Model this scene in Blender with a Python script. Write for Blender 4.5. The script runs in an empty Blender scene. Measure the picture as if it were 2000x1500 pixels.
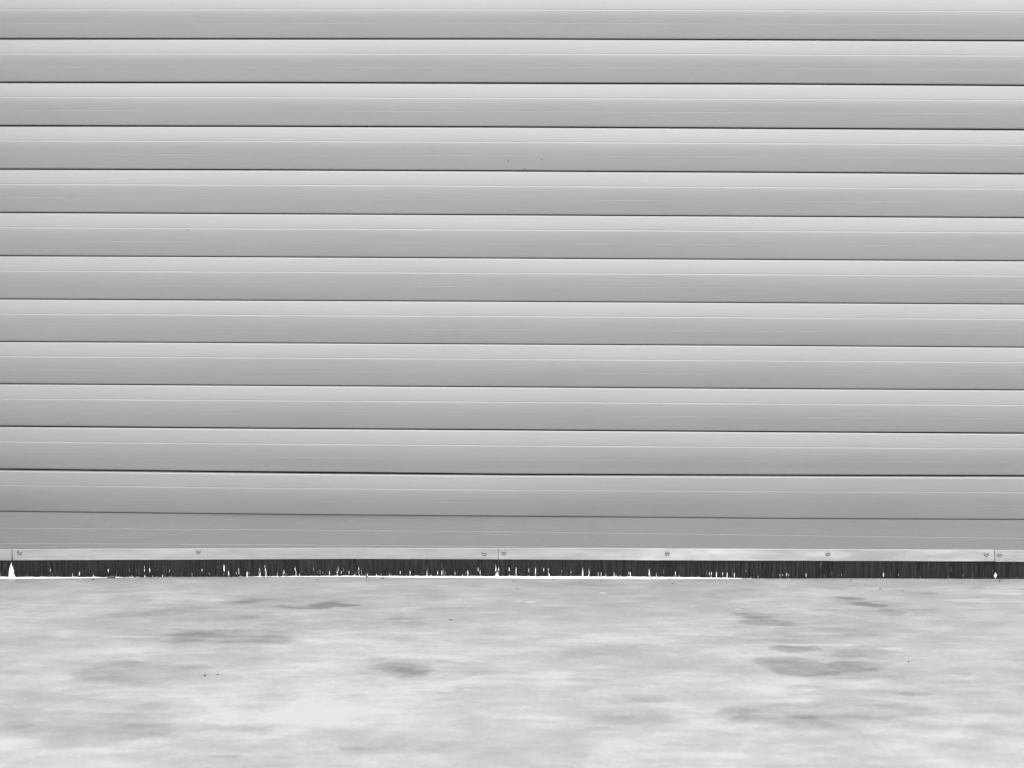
import bpy, bmesh, math, random
import numpy as np
from mathutils import Matrix, Vector

random.seed(7)
rng = np.random.default_rng(11)
scene = bpy.context.scene
COL = scene.collection

# ------------------------------------------------------------------ camera
CAM_LOC=(0.0490,-3.0000,0.5547); CAM_R=(0.999847, 0.016661, 0.005309); CAM_U=(-0.006249, 0.056918, 0.998359); CAM_F=(-0.016332, 0.99824, -0.057014)
cam_d = bpy.data.cameras.new("camera")
cam = bpy.data.objects.new("camera", cam_d)
COL.objects.link(cam)
_r, _u, _f = Vector(CAM_R), Vector(CAM_U), Vector(CAM_F)
cam.matrix_world = Matrix(((_r.x, _u.x, -_f.x, CAM_LOC[0]), (_r.y, _u.y, -_f.y, CAM_LOC[1]),
                           (_r.z, _u.z, -_f.z, CAM_LOC[2]), (0, 0, 0, 1)))
cam_d.sensor_width = 36.0
cam_d.lens = 54.0
cam_d.clip_start = 0.05
cam_d.clip_end = 2000.0
cam_d.dof.use_dof = True
cam_d.dof.focus_distance = 2.98
cam_d.dof.aperture_fstop = 7.0
scene.camera = cam

# ------------------------------------------------------------------ sky, sun, exposure
CLOUD = (1.6, 7.0)                                          # cloud radiance at the horizon and overhead
SUN_EL, SUN_AZ = math.radians(38), math.radians(-62)      # azimuth from +Y (behind the shutter) towards -X
world = bpy.data.worlds.new("World")
scene.world = world
world.use_nodes = True
nt = world.node_tree
bg = nt.nodes["Background"]
sky = nt.nodes.new("ShaderNodeTexSky")
sky.sky_type = 'NISHITA'
sky.sun_disc = False
sky.sun_elevation = SUN_EL
sky.sun_rotation = SUN_AZ
sky.altitude = 100
sky.air_density = 1.0
sky.dust_density = 2.0
hs = nt.nodes.new("ShaderNodeHueSaturation")
hs.inputs["Saturation"].default_value = 0.04
nt.links.new(sky.outputs[0], hs.inputs["Color"])
# high thin cloud over the clear sky: brightest overhead, dimmer towards the horizon
tc = nt.nodes.new("ShaderNodeTexCoord")
sx = nt.nodes.new("ShaderNodeSeparateXYZ"); nt.links.new(tc.outputs["Generated"], sx.inputs[0])
gr = nt.nodes.new("ShaderNodeMapRange"); gr.inputs[1].default_value = 0.0; gr.inputs[2].default_value = 1.0
gr.inputs[3].default_value = CLOUD[0]; gr.inputs[4].default_value = CLOUD[1]
nt.links.new(sx.outputs["Z"], gr.inputs[0])
cn = nt.nodes.new("ShaderNodeTexNoise"); cn.inputs["Scale"].default_value = 2.2; cn.inputs["Detail"].default_value = 4
nt.links.new(tc.outputs["Generated"], cn.inputs["Vector"])
cm = nt.nodes.new("ShaderNodeMapRange"); cm.inputs[1].default_value = .3; cm.inputs[2].default_value = .7
cm.inputs[3].default_value = .85; cm.inputs[4].default_value = 1.15
nt.links.new(cn.outputs["Fac"], cm.inputs[0])
ml = nt.nodes.new("ShaderNodeMath"); ml.operation = 'MULTIPLY'
nt.links.new(gr.outputs[0], ml.inputs[0]); nt.links.new(cm.outputs[0], ml.inputs[1])
mx = nt.nodes.new("ShaderNodeMix"); mx.data_type = 'RGBA'; mx.inputs[0].default_value = 0.88
nt.links.new(hs.outputs[0], mx.inputs[6]); nt.links.new(ml.outputs[0], mx.inputs[7])
nt.links.new(mx.outputs[2], bg.inputs["Color"])
bg.inputs["Strength"].default_value = 0.12

sun_d = bpy.data.lights.new("sun", 'SUN')
sun_d.energy = 4.0
sun_d.angle = math.radians(0.5)
sun_d.color = (1.0, 0.975, 0.94)
sun = bpy.data.objects.new("sun", sun_d)
COL.objects.link(sun)
sdir = Vector((math.sin(SUN_AZ) * math.cos(SUN_EL), math.cos(SUN_AZ) * math.cos(SUN_EL), math.sin(SUN_EL)))
sun.rotation_euler = sdir.to_track_quat('Z', 'Y').to_euler()
sun.location = sdir * 30

vs = scene.view_settings
vs.view_transform = 'Standard'
vs.look = 'None'
vs.gamma = 1
vs.exposure = 1.63

# measured shapes, metres (x, z) on the shutter plane; stains are (x, y, rx, ry, strength) on the ground
SEAMS = [[(-0.9234,1.0475),(-0.4996,1.0486),(-0.0036,1.0495),(0.4897,1.0493),(0.9069,1.0489)],[(-0.9244,0.9641),(-0.5,0.965),(-0.0032,0.9654),(0.4909,0.9655),(0.9088,0.9642)],[(-0.9254,0.8804),(-0.5003,0.8811),(-0.0027,0.8814),(0.4922,0.8806),(0.9107,0.8799)],[(-0.9265,0.7965),(-0.5007,0.797),(-0.0023,0.7968),(0.4934,0.7962),(0.9127,0.7953)],[(-0.9275,0.7126),(-0.501,0.7123),(-0.0018,0.7123),(0.4947,0.7118),(0.9146,0.7115)],[(-0.9285,0.6285),(-0.5014,0.6287),(-0.0014,0.6285),(0.4959,0.6284),(0.9165,0.6283)],[(-0.9296,0.5442),(-0.5017,0.5442),(-0.0009,0.5447),(0.4971,0.5448),(0.9184,0.5448)],[(-0.9306,0.461),(-0.5021,0.4613),(-0.0005,0.4616),(0.4984,0.4619),(0.9203,0.4614)],[(-0.9316,0.378),(-0.5024,0.378),(-0.0001,0.3782),(0.4996,0.378),(0.9222,0.3784)],[(-0.9326,0.2947),(-0.5028,0.2941),(0.0004,0.2942),(0.5008,0.2942),(0.9241,0.2944)],[(-0.9337,0.2092),(-0.5031,0.2074),(0.0009,0.2065),(0.5021,0.2086),(0.926,0.2105)],[(-0.9347,0.1258),(-0.5035,0.1249),(0.0013,0.1246),(0.5034,0.1235),(0.9279,0.1249)]]
RAIL_LINES = [[(-1.0115,0.093),(-0.7064,0.0933),(-0.4024,0.0937),(-0.0288,0.0936),(0.2731,0.0919),(0.624,0.0901),(1.0035,0.0886)],[(-1.0119,0.0623),(-0.7067,0.0638),(-0.4025,0.0642),(-0.0286,0.0641),(0.2734,0.0625),(0.6245,0.0608),(1.0042,0.0593)]]
STRIPS = [([(-1.2416,0.0486),(-0.986,0.0508)],[(-1.242,0.026),(-0.9874,0.0284)]),([(-0.985,0.0508),(-0.6643,0.0543),(-0.3206,0.0588),(-0.026,0.0603)],[(-0.9847,0.0286),(-0.6645,0.0322),(-0.3206,0.0367),(-0.0257,0.0382)]),([(-0.0248,0.0601),(0.2829,0.0625),(0.6031,0.0633),(0.944,0.0651)],[(-0.0245,0.0381),(0.2831,0.0395),(0.6234,0.0406),(0.9452,0.0425)]),([(0.9457,0.0644),(1.4482,0.0661)],[(0.9468,0.0417),(1.4489,0.044)])]
SCREWS = [[(-1.1922,0.0389)],[(-0.9709,0.0438),(-0.617,0.0482),(-0.053,0.0497)],[(-0.014,0.0515),(0.3064,0.0531),(0.6204,0.0547),(0.9292,0.0558)],[(0.9551,0.0551),(1.2993,0.0571)]]
FLOOR = [(-1.0129,-0.0086),(-0.809,-0.0055),(-0.6665,-0.0025),(-0.3216,0.0007),(-0.0586,0.0007),(0.123,0.001),(0.2841,0.0018),(0.5051,0.0039),(0.6455,0.0056),(1.0055,0.0075)]
TIPS = [(-1.0128,-0.0049),(-0.809,-0.0038),(-0.6767,-0.0029),(-0.5548,-0.0013),(-0.504,0.0001),(-0.3215,0.0029),(-0.0586,0.0043),(0.1229,0.0054),(0.284,0.0057),(0.4047,0.0054),(0.485,0.004),(0.6455,0.0049),(1.0055,0.0069)]
GAPS = [(-0.9473,0.0118,0.0087,0.002),(-0.9479,0.0067,0.0026,0.0025),(-0.9117,0.0111,0.007,0.003),(-0.9077,0.0039,-0.0022,0.0015),(-0.8914,-0.001,-0.0051,0.002),(-0.867,0.0002,-0.0049,0.0015),(-0.8537,0.0044,0.0003,0.003),(-0.8343,0.0066,0.0045,0.002),(-0.8262,0.0015,-0.0046,0.003),(-0.7966,0.01,0.0059,0.003),(-0.7243,0.0167,0.0126,0.002),(-0.7244,0.0116,0.0065,0.0025),(-0.7239,0.0024,-0.0037,0.003),(-0.7142,0.0137,0.0096,0.003),(-0.705,0.0158,0.0138,0.002),(-0.7082,-0.0005,-0.0036,0.002),(-0.7305,0.0064,0.0044,0.0015),(-0.6889,0.0027,-0.0024,0.003),(-0.6746,0.011,0.0079,0.0025),(-0.6716,0.0039,-0.0023,0.0015),(-0.6593,0.0152,0.0131,0.002),(-0.6492,0.001,-0.0021,0.0015),(-0.6105,0.0146,0.0095,0.0025),(-0.5963,0.0096,0.0055,0.003),(-0.5668,0.02,0.0098,0.0035),(-0.5663,0.0098,0.0017,0.001),(-0.5578,0.0058,-0.0003,0.003),(-0.5456,0.011,0.0069,0.0025),(-0.5426,0.0059,0.0019,0.002),(-0.5379,0.0152,0.0121,0.002),(-0.5375,0.0091,0.006,0.0025),(-0.5222,0.0117,0.0071,0.0025),(-0.5212,0.0071,-0.002,0.004),(-0.5172,0.0082,0.0051,0.002),(-0.4964,0.0135,0.0104,0.002),(-0.4954,0.0094,-0.0018,0.003),(-0.4857,0.0207,0.0166,0.002),(-0.4847,0.0156,0.0085,0.003),(-0.4837,0.0075,-0.0017,0.002),(-0.4685,0.0127,0.0096,0.002),(-0.4675,0.0066,0.0015,0.0012),(-0.4614,0.0066,0.0015,0.003),(-0.4482,0.0108,0.0078,0.0025),(-0.4477,0.0057,0.0006,0.0015),(-0.4259,0.0202,0.01,0.003),(-0.4244,0.009,0.0018,0.002),(-0.4168,0.0131,0.009,0.002),(-0.4173,0.007,-0.0012,0.003),(-0.3894,0.0205,0.0144,0.0015),(-0.3712,0.0135,0.0094,0.002),(-0.358,0.0126,0.0065,0.0025),(-0.3583,0.0065,-0.0007,0.0015),(-0.3428,0.0097,-0.0005,0.0025),(-0.3408,0.0188,0.0158,0.002),(-0.3347,0.0189,0.0169,0.0017),(-0.3347,0.0138,0.0087,0.0022),(-0.3195,0.0139,0.0088,0.002),(-0.3195,0.0068,0.0007,0.001),(-0.3084,0.0059,0.0008,0.002),(-0.3003,0.0182,0.01,0.0022),(-0.2993,0.007,0.0008,0.002),(-0.2831,0.0091,0.001,0.0025),(-0.2659,0.0144,0.0113,0.0015),(-0.2654,0.0072,0.0011,0.003),(-0.2558,0.0063,0.0012,0.0015),(-0.2396,0.0075,0.0024,0.0015),(-0.2183,0.0127,0.0086,0.002),(-0.1991,0.0119,0.0017,0.0025),(-0.1657,0.0111,0.0081,0.002),(-0.1657,0.007,0.002,0.003),(-0.1577,0.0071,0.002,0.0015),(-0.1445,0.0144,0.0082,0.002),(-0.1364,0.0134,0.0083,0.0025),(-0.1374,0.0073,0.0022,0.0015),(-0.1102,0.0136,0.0085,0.002),(-0.095,0.0087,0.0025,0.0015),(-0.0849,0.0128,0.0026,0.0023),(-0.0648,0.0191,0.016,0.002),(-0.0607,0.012,0.0039,0.0015),(-0.0305,0.0255,0.0194,0.0012),(-0.0299,0.0194,0.0092,0.003),(-0.0274,0.0102,0.0011,0.008),(-0.0246,0.0215,0.0103,0.003),(-0.0037,0.0196,0.0125,0.0023),(-0.0031,0.0104,0.0023,0.0016),(0.0099,0.0192,0.0044,0.0023),(0.0351,0.0179,0.0128,0.002),(0.0357,0.0108,0.0047,0.0015),(0.0482,0.019,0.0027,0.0028),(0.0644,0.0181,0.0156,0.002),(0.0644,0.01,0.0049,0.001),(0.0735,0.0182,0.0101,0.002),(0.075,0.0111,0.003,0.0025),(0.0946,0.0174,0.0143,0.0015),(0.0987,0.0174,0.0143,0.0025),(0.1178,0.0176,0.0125,0.0017),(0.1179,0.0104,0.0053,0.0012),(0.141,0.0177,0.0116,0.002),(0.141,0.0116,0.0035,0.0035),(0.144,0.0168,0.0127,0.0015),(0.1536,0.0178,0.0107,0.002),(0.1531,0.0107,0.0036,0.003),(0.1717,0.017,0.0119,0.0015),(0.1718,0.0099,0.0038,0.002),(0.1773,0.0119,0.0038,0.0018),(0.1863,0.0171,0.0151,0.0015),(0.1864,0.011,0.0039,0.0015),(0.2025,0.0122,0.004,0.0012),(0.2065,0.0102,0.0041,0.0018),(0.2146,0.0102,0.0041,0.0012),(0.2316,0.0175,0.0073,0.0015),(0.2347,0.0134,0.0043,0.002),(0.2718,0.0188,0.0117,0.0018),(0.2722,0.0127,0.0036,0.003),(0.286,0.0118,0.0057,0.0018),(0.3232,0.0152,0.004,0.002),(0.3302,0.0112,0.0051,0.0016),(0.3895,0.0157,0.0127,0.0015),(0.3895,0.0117,0.0086,0.0015),(0.3935,0.0148,0.0046,0.0022),(0.4036,0.0138,0.0037,0.0025),(0.4156,0.0149,0.0109,0.0015),(0.4162,0.0119,0.0038,0.0025),(0.4246,0.0171,0.0049,0.0025),(0.4387,0.0141,0.0101,0.0023),(0.4388,0.009,0.005,0.001),(0.4608,0.0174,0.0133,0.0023),(0.4609,0.0082,0.0042,0.0012),(0.4849,0.0165,0.0145,0.0015),(0.485,0.0104,0.0044,0.002),(0.5281,0.0139,0.0113,0.0017),(0.5281,0.0098,0.0067,0.0015),(0.5331,0.0119,0.0088,0.0014),(0.5411,0.016,0.0109,0.0026),(0.5451,0.012,0.0059,0.0017),(0.5692,0.0101,0.0081,0.001),(0.5792,0.0153,0.0072,0.0022),(0.6484,0.0128,0.0108,0.0013),(0.7305,0.013,0.0105,0.0025),(0.7595,0.0148,0.0127,0.0015),(0.8855,0.0138,0.0118,0.0013),(0.9489,0.0138,0.0093,0.008),(0.9724,0.0135,0.0105,0.0028),(-0.9892,0.0217,0.0135,0.0026),(-0.9896,0.0155,0.0012,0.0055),(-0.9884,0.0084,-0.009,0.0075),(-0.9855,0.0156,0.0033,0.003),(-0.9878,-0.0008,-0.009,0.01)]
STAINS = [(-0.503,-0.347,0.2065,0.0955,0.18),(-0.476,-0.521,0.1218,0.0759,0.27),(-0.517,-0.759,0.0951,0.0747,0.18),(-0.54,-1.064,0.1121,0.0794,0.18),(-0.116,-0.735,0.0995,0.0634,0.18),(0.534,-0.486,0.1431,0.1632,0.168),(0.483,-0.715,0.0996,0.0642,0.18),(0.431,-0.992,0.1552,0.0697,0.22799999999999998),(0.189,-0.979,0.0954,0.0657,0.168),(0.653,-0.244,0.0829,0.0464,0.21),(-0.384,-0.248,0.1395,0.0652,0.18),(0.324,-0.109,0.2324,0.0716,0.12),(-0.114,-0.397,0.1317,0.0667,0.12),(-0.202,-0.911,0.1203,0.1029,-0.12),(-0.674,-0.722,0.0852,0.0966,-0.12),(0.016,-0.854,0.0869,0.0854,-0.072),(-0.264,-1.096,0.0969,0.0676,-0.09),(0.457,-1.156,0.1612,0.0336,-0.12),(0.348,-0.808,0.0884,0.0532,-0.12),(0.2,-0.563,0.1147,0.0438,-0.09),(-0.057,-1.095,0.0774,0.045,0.072),(0.592,-0.996,0.0807,0.0743,0.09),(-0.686,-0.216,0.0476,0.0274,0.5),(-0.442,-0.239,0.0588,0.0162,0.45),(-0.36,-0.285,0.0675,0.0313,0.7),(-0.303,-0.266,0.0533,0.0264,1.1),(-0.401,-0.257,0.1265,0.0532,0.35),(-0.527,-0.36,0.1033,0.0444,0.3),(-0.469,-0.514,0.115,0.057,0.55),(-0.534,-0.559,0.0435,0.0169,0.5),(-0.417,-0.566,0.0606,0.021,0.25),(-0.425,-0.606,0.0511,0.0244,0.25),(-0.585,-0.487,0.0716,0.0359,0.25),(-0.517,-0.759,0.0919,0.0644,0.21),(-0.465,-0.721,0.0227,0.0148,0.24),(-0.412,-0.789,0.0315,0.0209,0.2),(-0.476,-0.952,0.0329,0.021,0.27),(-0.507,-0.991,0.0646,0.026,0.15),(-0.464,-1.052,0.0418,0.0136,0.3),(-0.475,-1.082,0.0583,0.0211,0.3),(-0.56,-1.103,0.034,0.0258,0.27),(-0.623,-1.053,0.0195,0.0244,0.3),(-0.633,-0.992,0.0503,0.0288,0.18),(-0.328,-1.181,0.0247,0.0071,0.6),(-0.308,-1.069,0.0262,0.0213,0.25),(-0.168,-0.38,0.039,0.0146,0.4),(-0.172,-0.438,0.0363,0.0232,0.3),(-0.016,-0.481,0.0401,0.0179,0.35),(-0.198,-0.686,0.0205,0.019,0.45),(-0.175,-0.757,0.0446,0.025,1.2),(-0.158,-0.738,0.0482,0.0218,0.5),(-0.099,-0.763,0.1032,0.0426,0.3),(-0.023,-0.768,0.0435,0.0177,0.4),(-0.034,-0.863,0.0417,0.0162,0.35),(-0.083,-0.874,0.0106,0.0051,0.7),(-0.042,-1.0,0.0199,0.0114,0.35),(-0.13,-1.139,0.0464,0.0247,0.25),(-0.169,-1.135,0.0186,0.0124,0.4),(0.207,-0.911,0.0311,0.0186,0.55),(0.132,-0.853,0.0456,0.0196,0.3),(0.101,-0.943,0.0401,0.021,0.3),(0.167,-0.999,0.0638,0.0399,0.28),(0.234,-1.147,0.0361,0.0147,0.3),(0.625,-0.202,0.0354,0.0192,1.0),(0.65,-0.258,0.0385,0.0317,1.1),(0.676,-0.325,0.0282,0.0302,0.9),(0.549,-0.308,0.0303,0.0153,0.45),(0.468,-0.365,0.0742,0.0244,0.35),(0.451,-0.419,0.05,0.0329,0.9),(0.517,-0.486,0.0751,0.0401,0.35),(0.582,-0.498,0.0282,0.0176,0.4),(0.467,-0.605,0.0405,0.0223,1.0),(0.48,-0.551,0.0474,0.0169,0.3),(0.585,-0.632,0.0541,0.0475,0.3),(0.445,-0.712,0.0645,0.0518,0.5),(0.538,-0.709,0.0403,0.0297,0.55),(0.423,-0.843,0.0266,0.0132,0.35),(0.566,-0.878,0.0269,0.0127,0.4),(0.504,-0.87,0.06,0.016,0.2),(0.43,-0.964,0.1365,0.0441,0.4),(0.382,-1.005,0.067,0.0198,0.45),(0.326,-0.967,0.0302,0.0176,0.3),(0.451,-1.026,0.0836,0.0442,0.35),(0.28,-1.074,0.0307,0.0158,0.25),(0.612,-1.055,0.0445,0.0402,0.25),(0.649,-0.806,0.054,0.0204,0.25),(0.398,-1.14,0.0197,0.0074,0.25),(0.766,-0.158,0.0339,0.0227,0.3),(0.759,-0.299,0.0805,0.0082,0.3),(0.447,-0.198,0.0788,0.0221,0.25),(-0.817,-0.143,0.0611,0.0231,0.25),(0.391,-0.119,0.1115,0.0292,0.25),(-0.721,-0.137,0.0611,0.0174,0.25),(-0.882,-0.212,0.0696,0.0331,0.15),(0.161,-0.617,0.0758,0.0321,0.15),(0.219,-0.255,0.0484,0.0212,0.2),(0.022,-0.409,0.0733,0.0285,0.12),(0.941,-0.082,0.051,0.0179,-0.55),(0.933,-0.133,0.0501,0.0288,-0.7),(0.878,-0.23,0.0582,0.0215,-0.3),(0.614,-0.593,0.0237,0.0102,-0.7),(0.576,-0.676,0.0327,0.0114,-0.25),(0.177,-0.145,0.007,0.0069,-0.9),(-0.202,-0.422,0.0073,0.0056,-1.0),(-0.174,-0.401,0.0064,0.0067,-0.9),(0.017,-0.23,0.0059,0.0065,-0.9),(0.036,-0.237,0.0078,0.0092,-0.9),(0.068,-0.362,0.0056,0.0049,-0.6),(0.408,-0.3,0.0038,0.0051,-0.8),(0.522,-0.083,0.0072,0.0072,-0.7),(0.4,-0.483,0.0013,0.008,-1.0),(-0.471,-0.28,0.0135,0.0052,-0.6),(-0.618,-0.522,0.0618,0.007,-0.4),(-0.208,-0.924,0.0886,0.0922,-0.25),(-0.284,-0.509,0.0531,0.066,-0.1),(-0.238,-0.547,0.0435,0.0256,-0.2),(-0.718,-0.706,0.0738,0.0751,-0.09),(0.22,-0.507,0.0968,0.0263,-0.2),(-0.007,-1.032,0.0042,0.011,-0.6),(0.43,-0.925,0.0439,0.0244,-0.15),(-0.449,-0.975,0.0361,0.0059,-0.24),(-0.471,-1.025,0.0353,0.007,-0.18),(-0.47,-0.698,0.0246,0.0057,-0.3),(-0.503,-1.142,0.0532,0.0148,-0.15),(0.464,-0.447,0.0449,0.0092,-0.3),(0.5,-0.576,0.0597,0.0066,-0.4),(0.018,-0.949,0.0291,0.015,-0.25)]
STRIPS_MID = [(p[0], q[1] + .003) for tp, bt in STRIPS for p, q in zip(tp, bt)]
SLAT_TILT = (14.5, -20.0)
SEAM_GAP = [.0038, .0036, .0035, .0033, .0025, .0021, .0018, .0016, .0015, .0017, .0026, .0019]
STAIN_GAIN = .50
BRISTLE_DENSITY = 15000
BRISTLE_R = .00029
def TILTF(x):
    """how far the thin holder flat leans back (dy per m of height) along x: it is slightly warped between its screws"""
    return -.02 + .03 * math.sin(x * 7.0) + .15 * math.exp(-((x - .40) / .14) ** 2) + .14 * math.exp(-((x - .85) / .10) ** 2) + .12 * math.exp(-((x - .27) / .03) ** 2) + .12 * math.exp(-((x - .64) / .03) ** 2)

# ------------------------------------------------------------------ helpers
def tag(o, label=None, cat=None, group=None, kind=None):
    if label: o["label"] = label
    if cat: o["category"] = cat
    if group: o["group"] = group
    if kind: o["kind"] = kind
    return o

def link_mesh(name, me, mat, parent=None):
    if mat: me.materials.append(mat)
    o = bpy.data.objects.new(name, me)
    COL.objects.link(o)
    if parent: o.parent = parent
    return o

def np_mesh(name, V, F, smooth=False):
    """V (n,3), F (m,4) quads"""
    me = bpy.data.meshes.new(name)
    V = np.asarray(V, dtype=np.float32); F = np.asarray(F, dtype=np.int32)
    me.vertices.add(len(V)); me.vertices.foreach_set("co", V.ravel())
    k = F.shape[1]
    me.loops.add(F.size); me.loops.foreach_set("vertex_index", F.ravel())
    me.polygons.add(len(F)); me.polygons.foreach_set("loop_start", np.arange(0, F.size, k, dtype=np.int32))
    me.polygons.foreach_set("use_smooth", np.full(len(F), smooth, dtype=bool))
    me.update(calc_edges=True); me.validate()
    return me

def sweep(name, xs, rings, mat, parent=None, sharp=(), smooth=True):
    """closed cross-section ring (list of n (y,z)) per x station, capped; sharp = ring indices whose long edge is sharp"""
    bm = bmesh.new(); n = len(rings[0]); rows = []
    for x, r in zip(xs, rings):
        rows.append([bm.verts.new((x[i] if hasattr(x, '__len__') else x, p[0], p[1])) for i, p in enumerate(r)])
    for a in range(len(rows) - 1):
        for i in range(n):
            j = (i + 1) % n
            f = bm.faces.new((rows[a][i], rows[a][j], rows[a + 1][j], rows[a + 1][i])); f.smooth = smooth
    bm.faces.new(rows[0][::-1]); bm.faces.new(rows[-1])
    bm.normal_update()
    for a in range(len(rows) - 1):
        for i in sharp:
            e = bm.edges.get((rows[a][i], rows[a + 1][i]))
            if e: e.smooth = False
    for rr in (rows[0], rows[-1]):
        for i in range(n):
            e = bm.edges.get((rr[i], rr[(i + 1) % n]))
            if e: e.smooth = False
    bmesh.ops.recalc_face_normals(bm, faces=bm.faces)
    me = bpy.data.meshes.new(name); bm.to_mesh(me); bm.free()
    return link_mesh(name, me, mat, parent)

def box(bm, x0, x1, y0, y1, z0, z1):
    v = [bm.verts.new((x, y, z)) for x in (x0, x1) for y in (y0, y1) for z in (z0, z1)]
    for q in ((0, 1, 3, 2), (4, 6, 7, 5), (0, 4, 5, 1), (2, 3, 7, 6), (0, 2, 6, 4), (1, 5, 7, 3)):
        bm.faces.new([v[i] for i in q])

def bm_obj(name, bm, mat, parent=None, bevel=0.0):
    bmesh.ops.recalc_face_normals(bm, faces=bm.faces)
    if bevel:
        bmesh.ops.bevel(bm, geom=bm.edges[:], offset=bevel, segments=2, affect='EDGES', profile=0.6)
    me = bpy.data.meshes.new(name); bm.to_mesh(me); bm.free()
    return link_mesh(name, me, mat, parent)

def interp(pts, x):
    """piecewise-linear with linear extrapolation"""
    xs = [p[0] for p in pts]; zs = [p[1] for p in pts]
    x = np.asarray(x, float)
    r = np.interp(x, xs, zs)
    sl = (zs[1] - zs[0]) / (xs[1] - xs[0]); sr = (zs[-1] - zs[-2]) / (xs[-1] - xs[-2])
    r = np.where(x < xs[0], zs[0] + (x - xs[0]) * sl, r)
    r = np.where(x > xs[-1], zs[-1] + (x - xs[-1]) * sr, r)
    return r

def sstep(a, b, x):
    t = np.clip((x - a) / (b - a), 0, 1); return t * t * (3 - 2 * t)

# ------------------------------------------------------------------ materials
class NT:
    def __init__(s, name):
        s.m = bpy.data.materials.new(name); s.m.use_nodes = True
        s.t = s.m.node_tree; s.b = s.t.nodes["Principled BSDF"]
    def n(s, typ, **kw):
        nd = s.t.nodes.new(typ)
        for k, v in kw.items():
            if k.startswith("i_"):
                key = k[2:]; key = int(key) if key.isdigit() else key.replace("_", " ")
                nd.inputs[key].default_value = v
            else: setattr(nd, k, v)
        return nd
    def l(s, a, b): s.t.links.new(a, b)
    def noise(s, vec, scale=(1, 1, 1), freq=5.0, detail=4.0, rough=.55):
        mp = s.n("ShaderNodeMapping"); mp.inputs["Scale"].default_value = scale
        s.l(vec, mp.inputs["Vector"])
        nz = s.n("ShaderNodeTexNoise"); nz.inputs["Scale"].default_value = freq
        nz.inputs["Detail"].default_value = detail; nz.inputs["Roughness"].default_value = rough
        s.l(mp.outputs[0], nz.inputs["Vector"]); return nz.outputs["Fac"]
    def rng(s, fac, a, b, c, d):
        mr = s.n("ShaderNodeMapRange"); mr.clamp = True
        for i, v in zip((1, 2, 3, 4), (a, b, c, d)): mr.inputs[i].default_value = v
        s.l(fac, mr.inputs[0]); return mr.outputs[0]
    def math(s, op, a, b=None):
        md = s.n("ShaderNodeMath", operation=op)
        for i, v in enumerate((a, b)):
            if v is None: continue
            if isinstance(v, (int, float)): md.inputs[i].default_value = v
            else: s.l(v, md.inputs[i])
        return md.outputs[0]
    def mixc(s, fac, a, b):
        mx = s.n("ShaderNodeMix", data_type='RGBA')
        if isinstance(fac, (int, float)): mx.inputs[0].default_value = fac
        else: s.l(fac, mx.inputs[0])
        for sock, v in ((mx.inputs[6], a), (mx.inputs[7], b)):
            if isinstance(v, tuple): sock.default_value = (*v, 1)
            else: s.l(v, sock)
        return mx.outputs[2]

def coords(t):
    g = t.n("ShaderNodeNewGeometry"); return g.outputs["Position"]

def mat_lacquer(name, col, metallic, rough, speckle=0.0, spots=()):
    t = NT(name); P = coords(t)
    big = t.noise(P, (1.1, 1, 9), 2.2, 4)
    fine = t.noise(P, (14, 60, 260), 3.0, 5, .7)
    c = t.mixc(t.rng(big, .3, .7, 0, 1), tuple(x * .965 for x in col), tuple(min(1, x * 1.03) for x in col))
    if speckle:
        sp = t.noise(P, (38, 60, 80), 3.0, 6, .75)
        c = t.mixc(t.rng(sp, .60, .72, 0, speckle), c, (.62, .63, .62))
        sc = t.noise(P, (9, 30, 210), 2.0, 3, .6)
        c = t.mixc(t.rng(sc, .64, .70, 0, speckle * .6), c, (.66, .67, .66))
    dust = t.noise(P, (30, 30, 30), 6.0, 6, .7)
    c = t.mixc(t.rng(dust, .25, .33, .35, 0), c, (.30, .30, .29))
    for (x, z, r, k) in spots:
        vm = t.n("ShaderNodeVectorMath", operation='DISTANCE')
        mp = t.n("ShaderNodeMapping"); mp.inputs["Scale"].default_value = (1, 0, 1); t.l(P, mp.inputs["Vector"])
        t.l(mp.outputs[0], vm.inputs[0]); vm.inputs[1].default_value = (x, 0, z)
        c = t.mixc(t.rng(vm.outputs["Value"], r * .4, r, k, 0), c, (.09, .085, .08))
    t.l(c, t.b.inputs["Base Color"])
    t.b.inputs["Metallic"].default_value = metallic
    t.l(t.rng(t.math('ADD', fine, big), .7, 1.3, rough - .04, rough + .05), t.b.inputs["Roughness"])
    bp = t.n("ShaderNodeBump"); bp.inputs["Strength"].default_value = .05; bp.inputs["Distance"].default_value = .0006
    t.l(fine, bp.inputs["Height"]); t.l(bp.outputs[0], t.b.inputs["Normal"])
    return t.m

SPOTS = [(-.0093, .8162, .0026, .6), (.0552, .8184, .0018, .6), (.0225, .8015, .0020, .7), (-.6315, .6798, .0018, .6),
         (-.86, .745, .006, .12), (.345, .983, .0015, .7), (.262, .565, .0014, .5)]
M_SLAT = mat_lacquer("silver_lacquer", (.500, .503, .507), .56, .38, 0.10, SPOTS)
M_RAIL = mat_lacquer("rail_anodised", (.38, .384, .392), .40, .41, 0.5)

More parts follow.
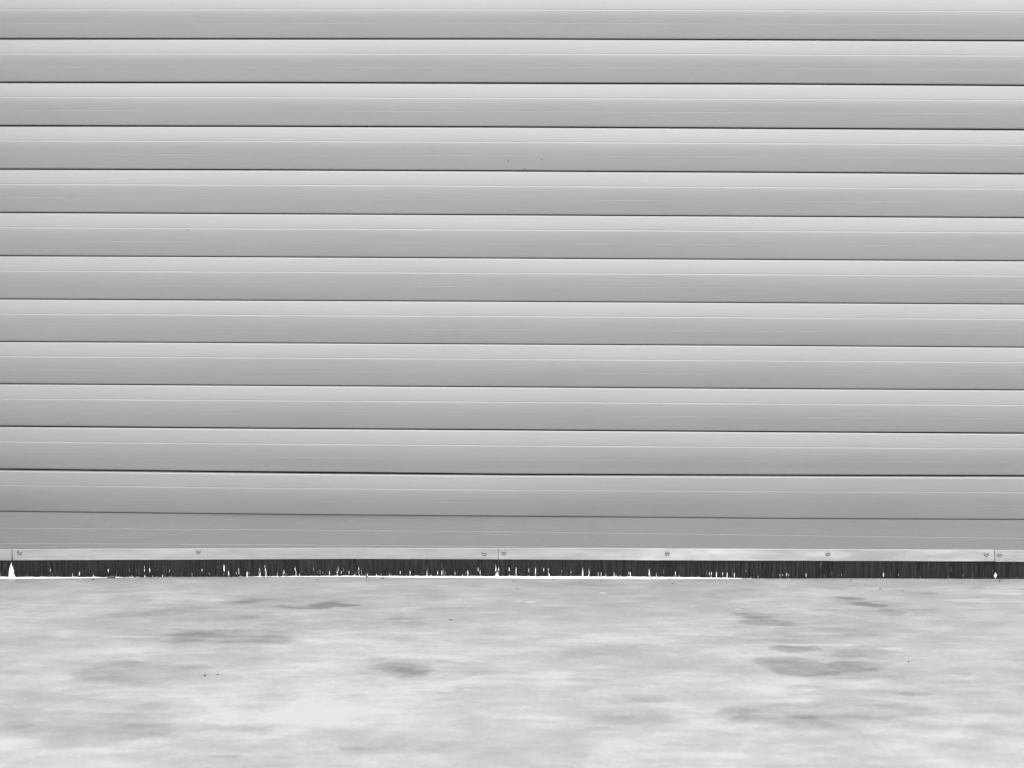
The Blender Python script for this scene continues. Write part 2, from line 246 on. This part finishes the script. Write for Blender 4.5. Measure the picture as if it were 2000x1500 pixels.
t = NT("brushed_aluminium"); P = coords(t)
st = t.noise(P, (2.2, 20, 420), 2.0, 5, .65); bl = t.noise(P, (5, 5, 30), 1.6, 3, .5); oxi = t.noise(P, (16, 20, 45), 2.5, 5, .6)
c = t.mixc(t.rng(st, .3, .7, 0, 1), (.66, .665, .67), (.80, .80, .80))
c = t.mixc(t.rng(oxi, .58, .72, 0, .25), c, (.55, .55, .54))
t.l(c, t.b.inputs["Base Color"]); t.b.inputs["Metallic"].default_value = .9
t.l(t.rng(bl, .3, .7, .24, .42), t.b.inputs["Roughness"])
bp = t.n("ShaderNodeBump"); bp.inputs["Strength"].default_value = .5; bp.inputs["Distance"].default_value = .0012
dn = t.noise(P, (1, 1, 2.5), 11, 2, .4)
t.l(t.math('ADD', t.math('MULTIPLY', st, .4), t.math('MULTIPLY', dn, 7.5)), bp.inputs["Height"]); t.l(bp.outputs[0], t.b.inputs["Normal"])
M_ALU = t.m

t = NT("zinc_screw"); P = coords(t)
c = t.mixc(t.noise(P, (1, 1, 1), 500, 3), (.36, .36, .36), (.52, .52, .51))
t.l(c, t.b.inputs["Base Color"]); t.b.inputs["Metallic"].default_value = .95; t.b.inputs["Roughness"].default_value = .3
M_SCREW = t.m

t = NT("black_nylon"); P = coords(t)
a = t.noise(P, (1, 1, .05), 260, 4, .8); b2 = t.noise(P, (1, 1, .3), 34, 4)
c = t.mixc(t.rng(a, .35, .65, 0, 1), (.016, .016, .017), (.10, .101, .104))
c = t.mixc(t.rng(b2, .5, .75, 0, .4), c, (.10, .10, .098))
t.l(c, t.b.inputs["Base Color"]); t.b.inputs["Roughness"].default_value = .45
M_BRISTLE = t.m

t = NT("seam_backing_dark"); P = coords(t)
c = t.mixc(t.noise(P, (1, 1, 1), 30, 3), (.03, .03, .032), (.05, .05, .052))
t.l(c, t.b.inputs["Base Color"]); t.b.inputs["Roughness"].default_value = .7
M_DARK = t.m

t = NT("concrete"); P = coords(t)
at = t.n("ShaderNodeAttribute", attribute_name="stain")
mid = t.noise(P, (1, 1.3, 1), 9.0, 7, .62)
big = t.noise(P, (.6, 1, 1), 1.6, 4, .55)
fin = t.noise(P, (1, 1, 1), 160, 5, .6)
stk = t.noise(P, (1, 5, 1), 9, 7, .68)
grit = t.noise(P, (1, 1, 1), 420, 2, .5)
s1 = t.math('ADD', at.outputs["Fac"], t.rng(mid, .35, .75, -.14, .22))
s1 = t.math('ADD', s1, t.rng(big, .35, .7, -.12, .10))
s1 = t.math('ADD', s1, t.rng(fin, .3, .7, -.09, .09))
s1 = t.math('ADD', s1, t.rng(stk, .3, .7, -.09, .09))
s1 = t.math('ADD', s1, t.rng(stk, .66, .69, 0, -.12))
cr = t.n("ShaderNodeValToRGB"); t.l(s1, cr.inputs[0])
el = cr.color_ramp.elements
el[0].position = 0.0; el[0].color = (.66, .66, .66, 1)
el[1].position = 1.0; el[1].color = (.26, .26, .26, 1)
for p_, v in ((.22, .555), (.38, .49), (.56, .43), (.8, .34)):
    e = el.new(p_); e.color = (v, v, v, 1)
s2 = t.math('ADD', s1, .27); t.l(s2, cr.inputs[0])
c = t.mixc(t.rng(grit, .70, .76, 0, .5), cr.outputs[0], (.17, .17, .16))
t.l(c, t.b.inputs["Base Color"])
t.l(t.rng(s2, 0, .8, .62, .5), t.b.inputs["Roughness"])
bp = t.n("ShaderNodeBump"); bp.inputs["Strength"].default_value = .35; bp.inputs["Distance"].default_value = .0015
t.l(t.math('ADD', fin, t.math('MULTIPLY', mid, .8)), bp.inputs["Height"]); t.l(bp.outputs[0], t.b.inputs["Normal"])
M_CONC = t.m

def simple(name, a, b, rough, freq=80, metallic=0):
    t = NT(name); P = coords(t)
    c = t.mixc(t.rng(t.noise(P, (1, 1, 1), freq, 5), .3, .7, 0, 1), a, b)
    t.l(c, t.b.inputs["Base Color"]); t.b.inputs["Roughness"].default_value = rough
    t.b.inputs["Metallic"].default_value = metallic
    return t.m
M_ASPH = simple("added_asphalt", (.04, .04, .042), (.075, .075, .075), .85, 140)
M_WALL = simple("render_wall", (.36, .36, .35), (.44, .44, .43), .85, 25)
M_STONE = simple("grit_stone", (.06, .058, .055), (.16, .155, .15), .8, 900)
M_PALE = simple("pale_chip", (.45, .45, .43), (.62, .62, .6), .7, 900)
M_TWIG = simple("twig_bark", (.07, .06, .055), (.26, .25, .23), .8, 500)
M_GUIDE = simple("guide_channel", (.40, .405, .41), (.46, .465, .47), .45, 12, .4)

# ------------------------------------------------------------------ noise for the stains (numpy value noise)
def vnoise(x, y, seed):
    xi = np.floor(x).astype(np.int64); yi = np.floor(y).astype(np.int64)
    fx = x - xi; fy = y - yi
    fx = fx * fx * (3 - 2 * fx); fy = fy * fy * (3 - 2 * fy)
    def h(a, b):
        n = (a * 374761393 + b * 668265263 + seed * 974634777) & 0xffffffff
        n = ((n ^ (n >> 13)) * 1274126177) & 0xffffffff
        return ((n ^ (n >> 16)) & 0xffff) / 65535.0
    return ((h(xi, yi) * (1 - fx) + h(xi + 1, yi) * fx) * (1 - fy) + (h(xi, yi + 1) * (1 - fx) + h(xi + 1, yi + 1) * fx) * fy) * 2 - 1
def fbm(x, y, seed, oct=5, g=.55):
    r = 0; a = 1; tot = 0
    for o in range(oct):
        r = r + a * vnoise(x * 2 ** o, y * 2 ** o, seed + o * 17); tot += a; a *= g
    return r / tot

# ------------------------------------------------------------------ ground
def floor_h(X, Y):
    lin = 0.0080 * X - 0.0005
    near = np.exp(-(Y / .22) ** 2)
    res = interp(FLOOR, np.clip(X, -1.3, 1.3)) - (0.0080 * np.clip(X, -1.3, 1.3) - 0.0005)
    return lin + near * res 
def coarse(a, b, n): return list(np.linspace(a, b, n))
gx = np.array([-400, -150, -60, -30, -12, -6, -3] + coarse(-1.8, -1.15, 20)[:-1] + coarse(-1.15, 1.15, 520) + coarse(1.15, 1.8, 20)[1:] + [3, 6, 12, 30, 60, 150, 400])
gy = np.array([-400, -150, -60, -30, -12, -6, -3.2, -2.4] + coarse(-1.9, -1.35, 20)[:-1] + coarse(-1.35, -.3, 150) + coarse(-.3, .05, 110)[1:] + coarse(.05, .5, 12)[1:] + [1, 2, 4, 8, 20, 60, 150, 400])
GX, GY = np.meshgrid(gx, gy)
GZ = floor_h(GX, GY)
stain = np.zeros_like(GX)
# streaky warp, mostly along the trowelling direction
wx = fbm(GX * 7, GY * 9, 3, 5) * .06 + fbm(GX * 40, GY * 60, 31, 3) * .012
wy = fbm(GX * 6, GY * 9, 5, 5) * .045 + fbm(GX * 9, GY * 70, 15, 3) * .016
STREAK = np.clip(fbm(GX * 8, GY * 13, 91, 5) * 1.3 + fbm(GX * 30, GY * 60, 92, 3) * .3, -.9, .9)
for (sx, sy, rx, ry, s) in STAINS:
    k = 1.0
    dx = (GX + wx * min(1, rx / .05) - sx) / rx; dy = (GY + wy * min(1, ry / .03) - sy) / ry
    d = np.sqrt(dx * dx + dy * dy)
    stain += s * STAIN_GAIN * (1 - sstep(.78, 1.16, d)) * (1 + STREAK)
fine = fbm(GX * 7, GY * 13, 61, 6) * .14 + fbm(GX * 2.2, GY * 4.5, 77, 5) * .16 + fbm(GX * 22, GY * 55, 78, 5) * .13
def patch(a, b_, seed, ax, ay, o=6): return sstep(a, b_, fbm(GX * ax + wx * 4, GY * ay + wy * 8, seed, o))
fine += .07 * patch(.04, .16, 101, 2.6, 4.5) - .07 * patch(.08, .2, 102, 3, 6) + .06 * patch(.1, .17, 103, 9, 16) - .07 * patch(.2, .25, 104, 12, 26) + .07 * patch(.14, .18, 105, 6, 17) - .09 * patch(.27, .31, 106, 14, 85) + .07 * patch(.25, .29, 107, 12, 80)
stain += fine * (np.abs(GX) < 3) * (np.abs(GY) < 3)
nx, ny = len(gx), len(gy)
V = np.stack([GX.ravel(), GY.ravel(), GZ.ravel()], 1)
ii = (np.arange(ny - 1)[:, None] * nx + np.arange(nx - 1)[None, :]).ravel()
F = np.stack([ii, ii + 1, ii + nx + 1, ii + nx], 1)
me = np_mesh("ground", V, F, True)
at = me.attributes.new("stain", 'FLOAT', 'POINT')
at.data.foreach_set("value", stain.ravel().astype(np.float32))
ground = link_mesh("ground", me, M_CONC); tag(ground, kind="structure")
bm = bmesh.new()
vv = [bm.verts.new((x, y, .0080 * x + .004)) for x, y in ((-300, -300), (300, -300), (300, -4.3), (-300, -6.5))]
bm.faces.new(vv); added_dark_road = bm_obj("added_dark_road", bm, M_ASPH); tag(added_dark_road, kind="structure")  # unseen dark sheet added to deepen the low reflections in the slats

# ------------------------------------------------------------------ roller shutter
SH_X0, SH_X1 = -1.28, 1.75
shutter = bpy.data.objects.new("roller_shutter", None); COL.objects.link(shutter)
tag(shutter, "closed light grey metal roller shutter with horizontal slats and black brush strip above the concrete", "roller shutter")
XS = np.linspace(SH_X0, SH_X1, 90)

PITCH = .0839
TOP_EXTRA = 17
def seam_z(k):
    """z along XS of seam k (0 = top seam in view is index 0; negative = above the picture)"""
    if k >= 0: return interp(SEAMS[k], XS)
    return interp(SEAMS[0], XS) - k * PITCH

NP = 30
def slat_profile(tilt_top, tilt_bot, h):
    """front profile as (outward, drop) from the slat's upper to its lower edge, with two fine grooves"""
    def dang(tv): return math.radians(tilt_top + (tilt_bot - tilt_top) * (.68 * tv + .32 * float(sstep(.2, .8, tv))))
    ts = list(np.linspace(0, 1, NP))
    g1, g2 = .335, .655
    w1, w2 = .0013 / PITCH, .0011 / PITCH
    ts = [x for x in ts if abs(x - g1) > w1 * 1.6 and abs(x - g2) > w2 * 1.6]
    ts += [g1 - w1 * .5, g1, g1 + w1 * 1.9, g2 - w2, g2, g2 + w2 * .9]; ts.sort()
    out = 0; prev = 0; pts = []; sharp = []
    for i, tv in enumerate(ts):
        out += math.tan(dang((tv + prev) / 2)) * (tv - prev) * h; prev = tv
        o = out
        dd = .00075 if tv == g1 else (.0003 if tv == g2 else 0.0)
        if tv in (g1 - w1 * .5, g1, g1 + w1 * 1.9, g2 - w2, g2, g2 + w2 * .9): sharp.append(i)
        pts.append((o, tv * h, dd))
    return pts, sharp

def make_slat(k, ttop, tbot, gap=.0018):
    """slat between seam k-1 (above) and seam k (below)"""
    zt = seam_z(k - 1) - gap * .5; zb = seam_z(k) + gap * .5
    bow = np.exp(-((XS + .35) / .35) ** 2)                    # the joint above the lowest slat gapes a little left of centre
    if k == 11: zt = zt - .0003 * bow
    if k == 10: zb = zb + .0006 * bow
    pts, sharp = slat_profile(ttop, tbot, 1.0)
    oscale = PITCH
    base = -.001
    o0 = pts[-1][0] * oscale
    rings = []; xs = []
    ph = random.uniform(0, 10)
    for j, x in enumerate(XS):
        wv = .00035 * math.sin(x * 3.1 + ph) + .0002 * math.sin(x * 8.3 + ph * 2)
        h = zt[j] - zb[j]
        # anchor the lower lip at a common depth so that slats hang in one plane
        lt = math.radians(.45 * math.sin(x * 2.3 + ph * 3) + .25 * math.sin(x * 6.1 + ph * 5) + (-5.5 * math.exp(-((x + .25) / .38) ** 2) if k == 11 else 0) + (-2.0 * math.exp(-((x + .2) / .5) ** 2) if k == 10 else 0))  # extra lean on the lowest slats puts a soft dark reflection into their shape
        gd = .78 + .25 * math.sin(x * 5.3 + ph * 7) * math.sin(x * 17.1 + ph)
        r = [(-(p[0] * oscale - o0 + .0065 + wv) + (p[2] * gd) + math.tan(lt) * ((.35 if k == 11 else 1) - p[1]) * -h, zt[j] - p[1] * h) for p in pts]
        # rolled lip and hidden back
        y1, z1 = r[-1]
        y0, z0_ = r[0]
        ring = [(.001, z0_ - .0004), (y0 + .0006, z0_ + .0001)] + r + [(y1 + .0004, z1 - .0002), (y1 + .0014, z1 - .0001), (.001, z1 + .0004), (.009, z1 + .0008), (.009, z0_ - .0012)]
        rings.append(ring)
    o = sweep("slat", XS, rings, M_SLAT, shutter, sharp=[2 + s for s in sharp] + [0, 1, len(pts) + 2, len(pts) + 3, len(pts) + 4, len(pts) + 5, len(pts) + 6])
    return o

for k in range(-TOP_EXTRA, 12):
    tt, tb = SLAT_TILT
    if k == 10: tt, tb = tt - 2.5, tb - 1.0
    if k == 11: tt, tb = tt - 9.5, tb - 9
    make_slat(k, tt + random.uniform(-1.0, 1.0), tb + random.uniform(-.7, .7), gap=SEAM_GAP[max(0, min(11, k))])

# dark unseen board added behind the slats: darkens the seams, keeps daylight out
bm = bmesh.new(); box(bm, SH_X0, SH_X1, .0105, .0125, .115, 2.44)
bm_obj("dark_seam_backing", bm, M_DARK, shutter)

# bottom rail
zt = seam_z(11) - .0008
rings = []
l1 = interp(RAIL_LINES[0], XS); l2 = interp(RAIL_LINES[1], XS)
for j, x in enumerate(XS):
    z0 = zt[j]; bot = interp(STRIPS_MID, [x])[0]
    q = [(.004, z0 + .004), (-.0022, z0 - .0001), (-.0036, z0 - .0006), (-.0040, z0 - .0016)]
    for L in (l1[j], l2[j]):
        q += [(-.0040, L + .0007), (-.0034, L + .0003), (-.0040, L - .0013)]
    q += [(-.0040, bot), (.0, bot), (.016, bot), (.016, z0 + .004)]
    rings.append(q)
rail = sweep("bottom_rail", XS, rings, M_RAIL, shutter, sharp=range(0, 14), smooth=True)
tag(rail, "flat grey bottom rail with two fine grooves")

# brush holders: thin aluminium flats with screws and black bristles
def screw_mesh():
    bm = bmesh.new(); NA, NR = 40, 14; R0 = .0050
    rows = []
    for i in range(NR + 1):
        rr = R0 * (i / NR)
        ring = []
        for a in range(NA):
            an = 2 * math.pi * a / NA; xx, zz = rr * math.cos(an), rr * math.sin(an)
            hgt = .0034 * math.sqrt(max(0, 1 - (rr / R0) ** 2 * .97)) + .0003
            arm = .0010
            if (abs(xx * .8 + zz * .6) < arm or abs(-xx * .6 + zz * .8) < arm) and rr < R0 * .55: hgt -= .0030 * (1 - rr / (R0 * .7))
            if i == NR: hgt = 0
            ring.append((xx, -hgt, zz))
        rows.append(ring)
    c = bm.verts.new((0, rows[0][0][1], 0)); vr = [[bm.verts.new(p) for p in r] for r in rows[1:]]
    for a in range(NA): bm.faces.new((c, vr[0][a], vr[0][(a + 1) % NA])).smooth = True
    for i in range(len(vr) - 1):
        for a in range(NA): bm.faces.new((vr[i][a], vr[i + 1][a], vr[i + 1][(a + 1) % NA], vr[i][(a + 1) % NA])).smooth = True
    bm.faces.new([vr[-1][a] for a in range(NA)][::-1])
    bmesh.ops.recalc_face_normals(bm, faces=bm.faces)
    me = bpy.data.meshes.new("screw"); bm.to_mesh(me); bm.free(); me.materials.append(M_SCREW); return me
SCREW_ME = screw_mesh()

def make_bristles(x0, x1, parent):
    n = int((x1 - x0) * BRISTLE_DENSITY)
    NS = 7
    bx = np.linspace(x0 - .0006, x1 + .0006, n) + rng.normal(0, .0002, n)
    by = rng.uniform(-.0012, .0012, n)
    zr = interp(STRIPS_MID, bx) + .002
    tip = interp(TIPS, bx) - .0006 + np.abs(rng.normal(0, .0009, n)) + .0008 * fbm(bx * 160, bx * 0, 5, 3)
    tip += (rng.random(n) < .04) * rng.uniform(0, .006, n)
    flr = floor_h(bx, by * 0) + .0002
    tip = np.maximum(tip, flr)
    # lean in clumps
    lean = .0016 * fbm(bx * 45, bx * 0 + 3, 9, 3) + rng.normal(0, .0005, n)
    leany = rng.normal(0, .0004, n)
    u = np.linspace(0, 1, NS)
    Px = bx[:, None] + lean[:, None] * u[None, :] ** 1.6
    Py = by[:, None] + leany[:, None] * u[None, :] - .0025
    Pz = zr[:, None] + (tip - zr)[:, None] * u[None, :]
    # parted bristles
    for (cx, zt_, zb_, w) in GAPS:
        w2 = w * (.31 if w < .005 else .48)
        if cx < x0 - .01 or cx > x1 + .01: continue
        soft = .0014
        inz = np.clip((zt_ + soft - Pz) / soft, 0, 1) * np.clip((Pz - (zb_ - soft)) / soft, 0, 1)
        d = Px - cx
        hw = w2 * inz
        reach = w2 * 2.2 + .0004
        sg = np.where(d >= 0, 1, -1); ad = np.abs(d)
        nd = np.where(ad < reach, hw + ad * (1 - hw / reach), ad)
        Px = cx + sg * nd
    rad = np.full(n, BRISTLE_R) * rng.uniform(.8, 1.15, n)
    taper = 1 - .25 * u
    V = np.zeros((n, NS, 3, 3), np.float32)
    a0 = rng.uniform(0, 2 * math.pi, n)
    for k in range(3):
        an = a0 + k * 2 * math.pi / 3
        V[:, :, k, 0] = Px + (np.cos(an) * rad)[:, None] * taper
        V[:, :, k, 1] = Py + (np.sin(an) * rad)[:, None] * taper
        V[:, :, k, 2] = Pz
    base = (np.arange(n) * NS * 3)[:, None, None]
    s = (np.arange(NS - 1) * 3)[None, :, None]; k = np.arange(3)[None, None, :]; k2 = (k + 1) % 3
    a = base + s + k; b = base + s + k2; c = base + s + 3 + k2; d = base + s + 3 + k
    F = np.stack([a, b, c, d], -1).reshape(-1, 4)
    me = np_mesh("bristles", V.reshape(-1, 3), F, True)
    o = link_mesh("bristles", me, M_BRISTLE, parent)
    tag(o, kind="stuff"); return o

for i, (tp, bt) in enumerate(STRIPS):
    x0, x1 = tp[0][0], tp[-1][0]
    n = max(12, int((x1 - x0) / .02))
    xs = np.linspace(0, 1, n); rings = []; xcol = []
    for s in xs:
        xt = x0 + (x1 - x0) * s; xb = bt[0][0] + (bt[-1][0] - bt[0][0]) * s
        a = float(interp(tp, [xt])[0]); b = float(interp(bt, [xb])[0])
        tl = float(TILTF(xt))                                  # slight local warping of the thin flat
        dy = tl * (a - b); yo = -.0063 - abs(dy) * .5 * .9
        yt, yb_ = yo + dy * .5, yo - dy * .5
        q = [(yt + .0019, a), (yt + .0003, a), (yt, a - .0004), (yb_, b + .0004), (yb_ + .0003, b), (yb_ + .0019, b)]
        rings.append(q); xcol.append([xt, xt, xt, xb, xb, xb])
    h = sweep("brush_holder", xcol, rings, M_ALU, shutter, sharp=range(6))
    for (sx, sz) in SCREWS[i]:
        s_ = bpy.data.objects.new("screw", SCREW_ME); COL.objects.link(s_); s_.parent = h
        s_.location = (sx, -.0063 - .0002 - abs(float(TILTF(sx))) * .022 * .5, sz); s_.rotation_euler = (0, random.uniform(-.8, .8), 0)
    make_bristles(min(x0, bt[0][0]), max(x1, bt[-1][0]), h)

# ------------------------------------------------------------------ surround (outside the frame)
for s, xa, xb in ((-1, -1.36, -1.24), (1, 1.66, 1.78)):
    g = bmesh.new(); box(g, xa, xb, -.035, -.009, -.012 if s < 0 else .014, 2.44)
    o = bm_obj("guide_rail", g, M_GUIDE, shutter, .003)
bm = bmesh.new(); box(bm, -1.358, 1.80, -.20, -.012, 2.445, 2.80)
bm_obj("shutter_box", bm, M_GUIDE, shutter, .01)
bm = bmesh.new()  # unseen wall added and sized to keep the sun off the front concrete
box(bm, -16, -1.9, -.02, .03, -.3, 7.5); box(bm, -1.9, -1.362, -.42, .03, -.3, 7.5); box(bm, 1.782, 16, -.02, .28, -.3, 7.5); box(bm, -1.361, 1.781, -.02, .28, 2.81, 7.5)  # the projecting left pier is added to darken the left end of the shutter
wall = bm_obj("added_shade_wall", bm, M_WALL)
tag(wall, "unseen tall pale rendered wall with left pier, added to shade the shutter and concrete", "wall")

# ------------------------------------------------------------------ grit and litter on the concrete
def ico_stone(name, size, flat, mat, seed, long=1.0):
    bm = bmesh.new(); bmesh.ops.create_icosphere(bm, subdivisions=2, radius=.5)
    rr = random.Random(seed)
    off = [Vector((rr.uniform(-1, 1), rr.uniform(-1, 1), rr.uniform(-1, 1))).normalized() for _ in range(7)]
    for v in bm.verts:
        d = v.co.normalized(); k = 1
        for o_ in off: k -= .18 * max(0, d.dot(o_) - .55)
        v.co = Vector((d.x * long, d.y, d.z * flat)) * .5 * k * size
    return bm_obj(name, bm, mat)
def put(o, x, y, lift, rz=0):
    o.location = (x, y, float(floor_h(np.array([x]), np.array([y]))[0]) + lift); o.rotation_euler = (0, 0, rz)

def litter(name, label, cat, x, y, size, flat=.7, mat=M_STONE, long=1.0, rz=0.0, seed=1, group=None):
    o = ico_stone(name, size, flat, mat, seed, long); put(o, x, y, size * flat * .32, rz); tag(o, label, cat, group); return o
G = "dark grit specks lying on the concrete"
litter("grit", "dark speck on the concrete in front of the small twig at left", "grit", -.8201, -.0249, .0048, .5, long=1.4, seed=2, group=G)
litter("grit", "largest dark speck close to the brush left of the middle joint", "grit", -.2516, -.0209, .0050, .6, seed=3, group=G)
litter("grit", "dark speck touching the bright gap under the brush left of centre", "grit", -.2843, -.0030, .0040, .6, seed=4, long=1.3, group=G)
litter("grit", "small dark speck just right of and below the middle brush joint", "grit", .0046, -.0366, .0032, .6, seed=5, group=G)
litter("grit", "tiny dark speck farther out on the concrete below the middle brush joint", "grit", .0135, -.1100, .0032, .5, seed=6, group=G)
litter("grit", "flat dark speck hard against the bright gap right of the middle joint", "grit", .0835, -.0174, .0034, .4, seed=7, long=1.5, group=G)
litter("grit", "dark speck between middle joint and second screw of its strip, nearer the joint", "grit", .1361, -.0363, .0028, .5, seed=8, group=G)
litter("grit", "dark speck between middle joint and second screw of its strip, nearer the screw", "grit", .1761, -.0308, .0030, .5, seed=9, group=G)
litter("grit", "dark speck at the foot of the brush below the second screw right of the joint", "grit", .3100, -.0142, .0038, .5, seed=10, group=G)
litter("grit", "lower of the two dark specks below the second screw right of the joint", "grit", .3135, -.0545, .0032, .5, seed=11, group=G)
litter("grit", "round dark speck pressed against the brush where the bright gap has closed", "grit", .5751, -.0060, .0042, .8, seed=12, group=G)
litter("grit", "dark speck just in front of the right half of the brush, under its third screw", "grit", .6594, -.0351, .0030, .5, seed=13, group=G)
litter("grit", "left one of the pair of dark specks near the right end of the brush", "grit", .6995, -.1133, .0036, .5, seed=14, long=1.4, group=G)
litter("grit", "right one of the pair of dark specks near the right end of the brush", "grit", .7383, -.1283, .0030, .5, seed=15, group=G)
litter("pebble", "darker left one of the two pebbles on the open concrete at lower left", "pebble", -.4359, -.7815, .0042, .6, seed=16)
litter("pebble", "fainter right one of the two pebbles on the open concrete at lower left", "pebble", -.4187, -.7737, .0034, .5, seed=17)
litter("wood_splinter", "short dark splinter lying flat on the concrete below the middle of the shutter", "splinter", -.0971, -.3904, .0034, .4, M_TWIG, 2.4, .05, 18)
litter("leaf_scrap", "flat dark scrap on the concrete in front of the brush left of the middle", "leaf scrap", -.3770, -.0374, .0040, .25, M_TWIG, 2.0, .1, 19)
litter("pebble", "single tiny dark pebble on the open concrete at right", "pebble", .6153, -.6886, .0030, .5, seed=20)
litter("pale_chip", "tiny white chip on the concrete right of the middle", "chip", .3335, -.4788, .0040, .5, M_PALE, 1.0, 0, 21)

# twig at the left end of the brush: bent tapering stem with a darker thick end
def tube(name, pts, rads, mat, sides=8):
    bm = bmesh.new(); rings = []
    for i, (p, r) in enumerate(zip(pts, rads)):
        d = (Vector(pts[min(i + 1, len(pts) - 1)]) - Vector(pts[max(i - 1, 0)])).normalized()
        a = d.cross(Vector((0, 0, 1))).normalized(); b = a.cross(d)
        rings.append([bm.verts.new(Vector(p) + a * math.cos(2 * math.pi * k / sides) * r + b * math.sin(2 * math.pi * k / sides) * r) for k in range(sides)])
    for i in range(len(rings) - 1):
        for k in range(sides):
            bm.faces.new((rings[i][k], rings[i][(k + 1) % sides], rings[i + 1][(k + 1) % sides], rings[i + 1][k])).smooth = True
    bm.faces.new(rings[0][::-1]); bm.faces.new(rings[-1])
    return bm_obj(name, bm, mat)
tw = tube("twig", [(-.0085, .001, .0002), (-.005, .0, .0008), (-.001, -.0005, .0016), (.0035, -.0002, .0014), (.0075, -.001, .0004)], [.0010, .0014, .0019, .0020, .0013], M_TWIG)
put(tw, -.7880, -.0110, .0018); tag(tw, "short grey twig with a dark end lying against the brush at left", "twig")
tw2 = tube("bent_twig", [(-.004, -.014, 0), (-.0018, -.006, .0006), (-.0005, .0, .0012), (.002, .004, .001), (.005, .006, .0003)], [.0005, .0007, .0008, .0007, .0005], M_TWIG)
put(tw2, .9500, -.0260, .0006); tag(tw2, "thin bent dark twig on the concrete under the right brush joint", "twig")
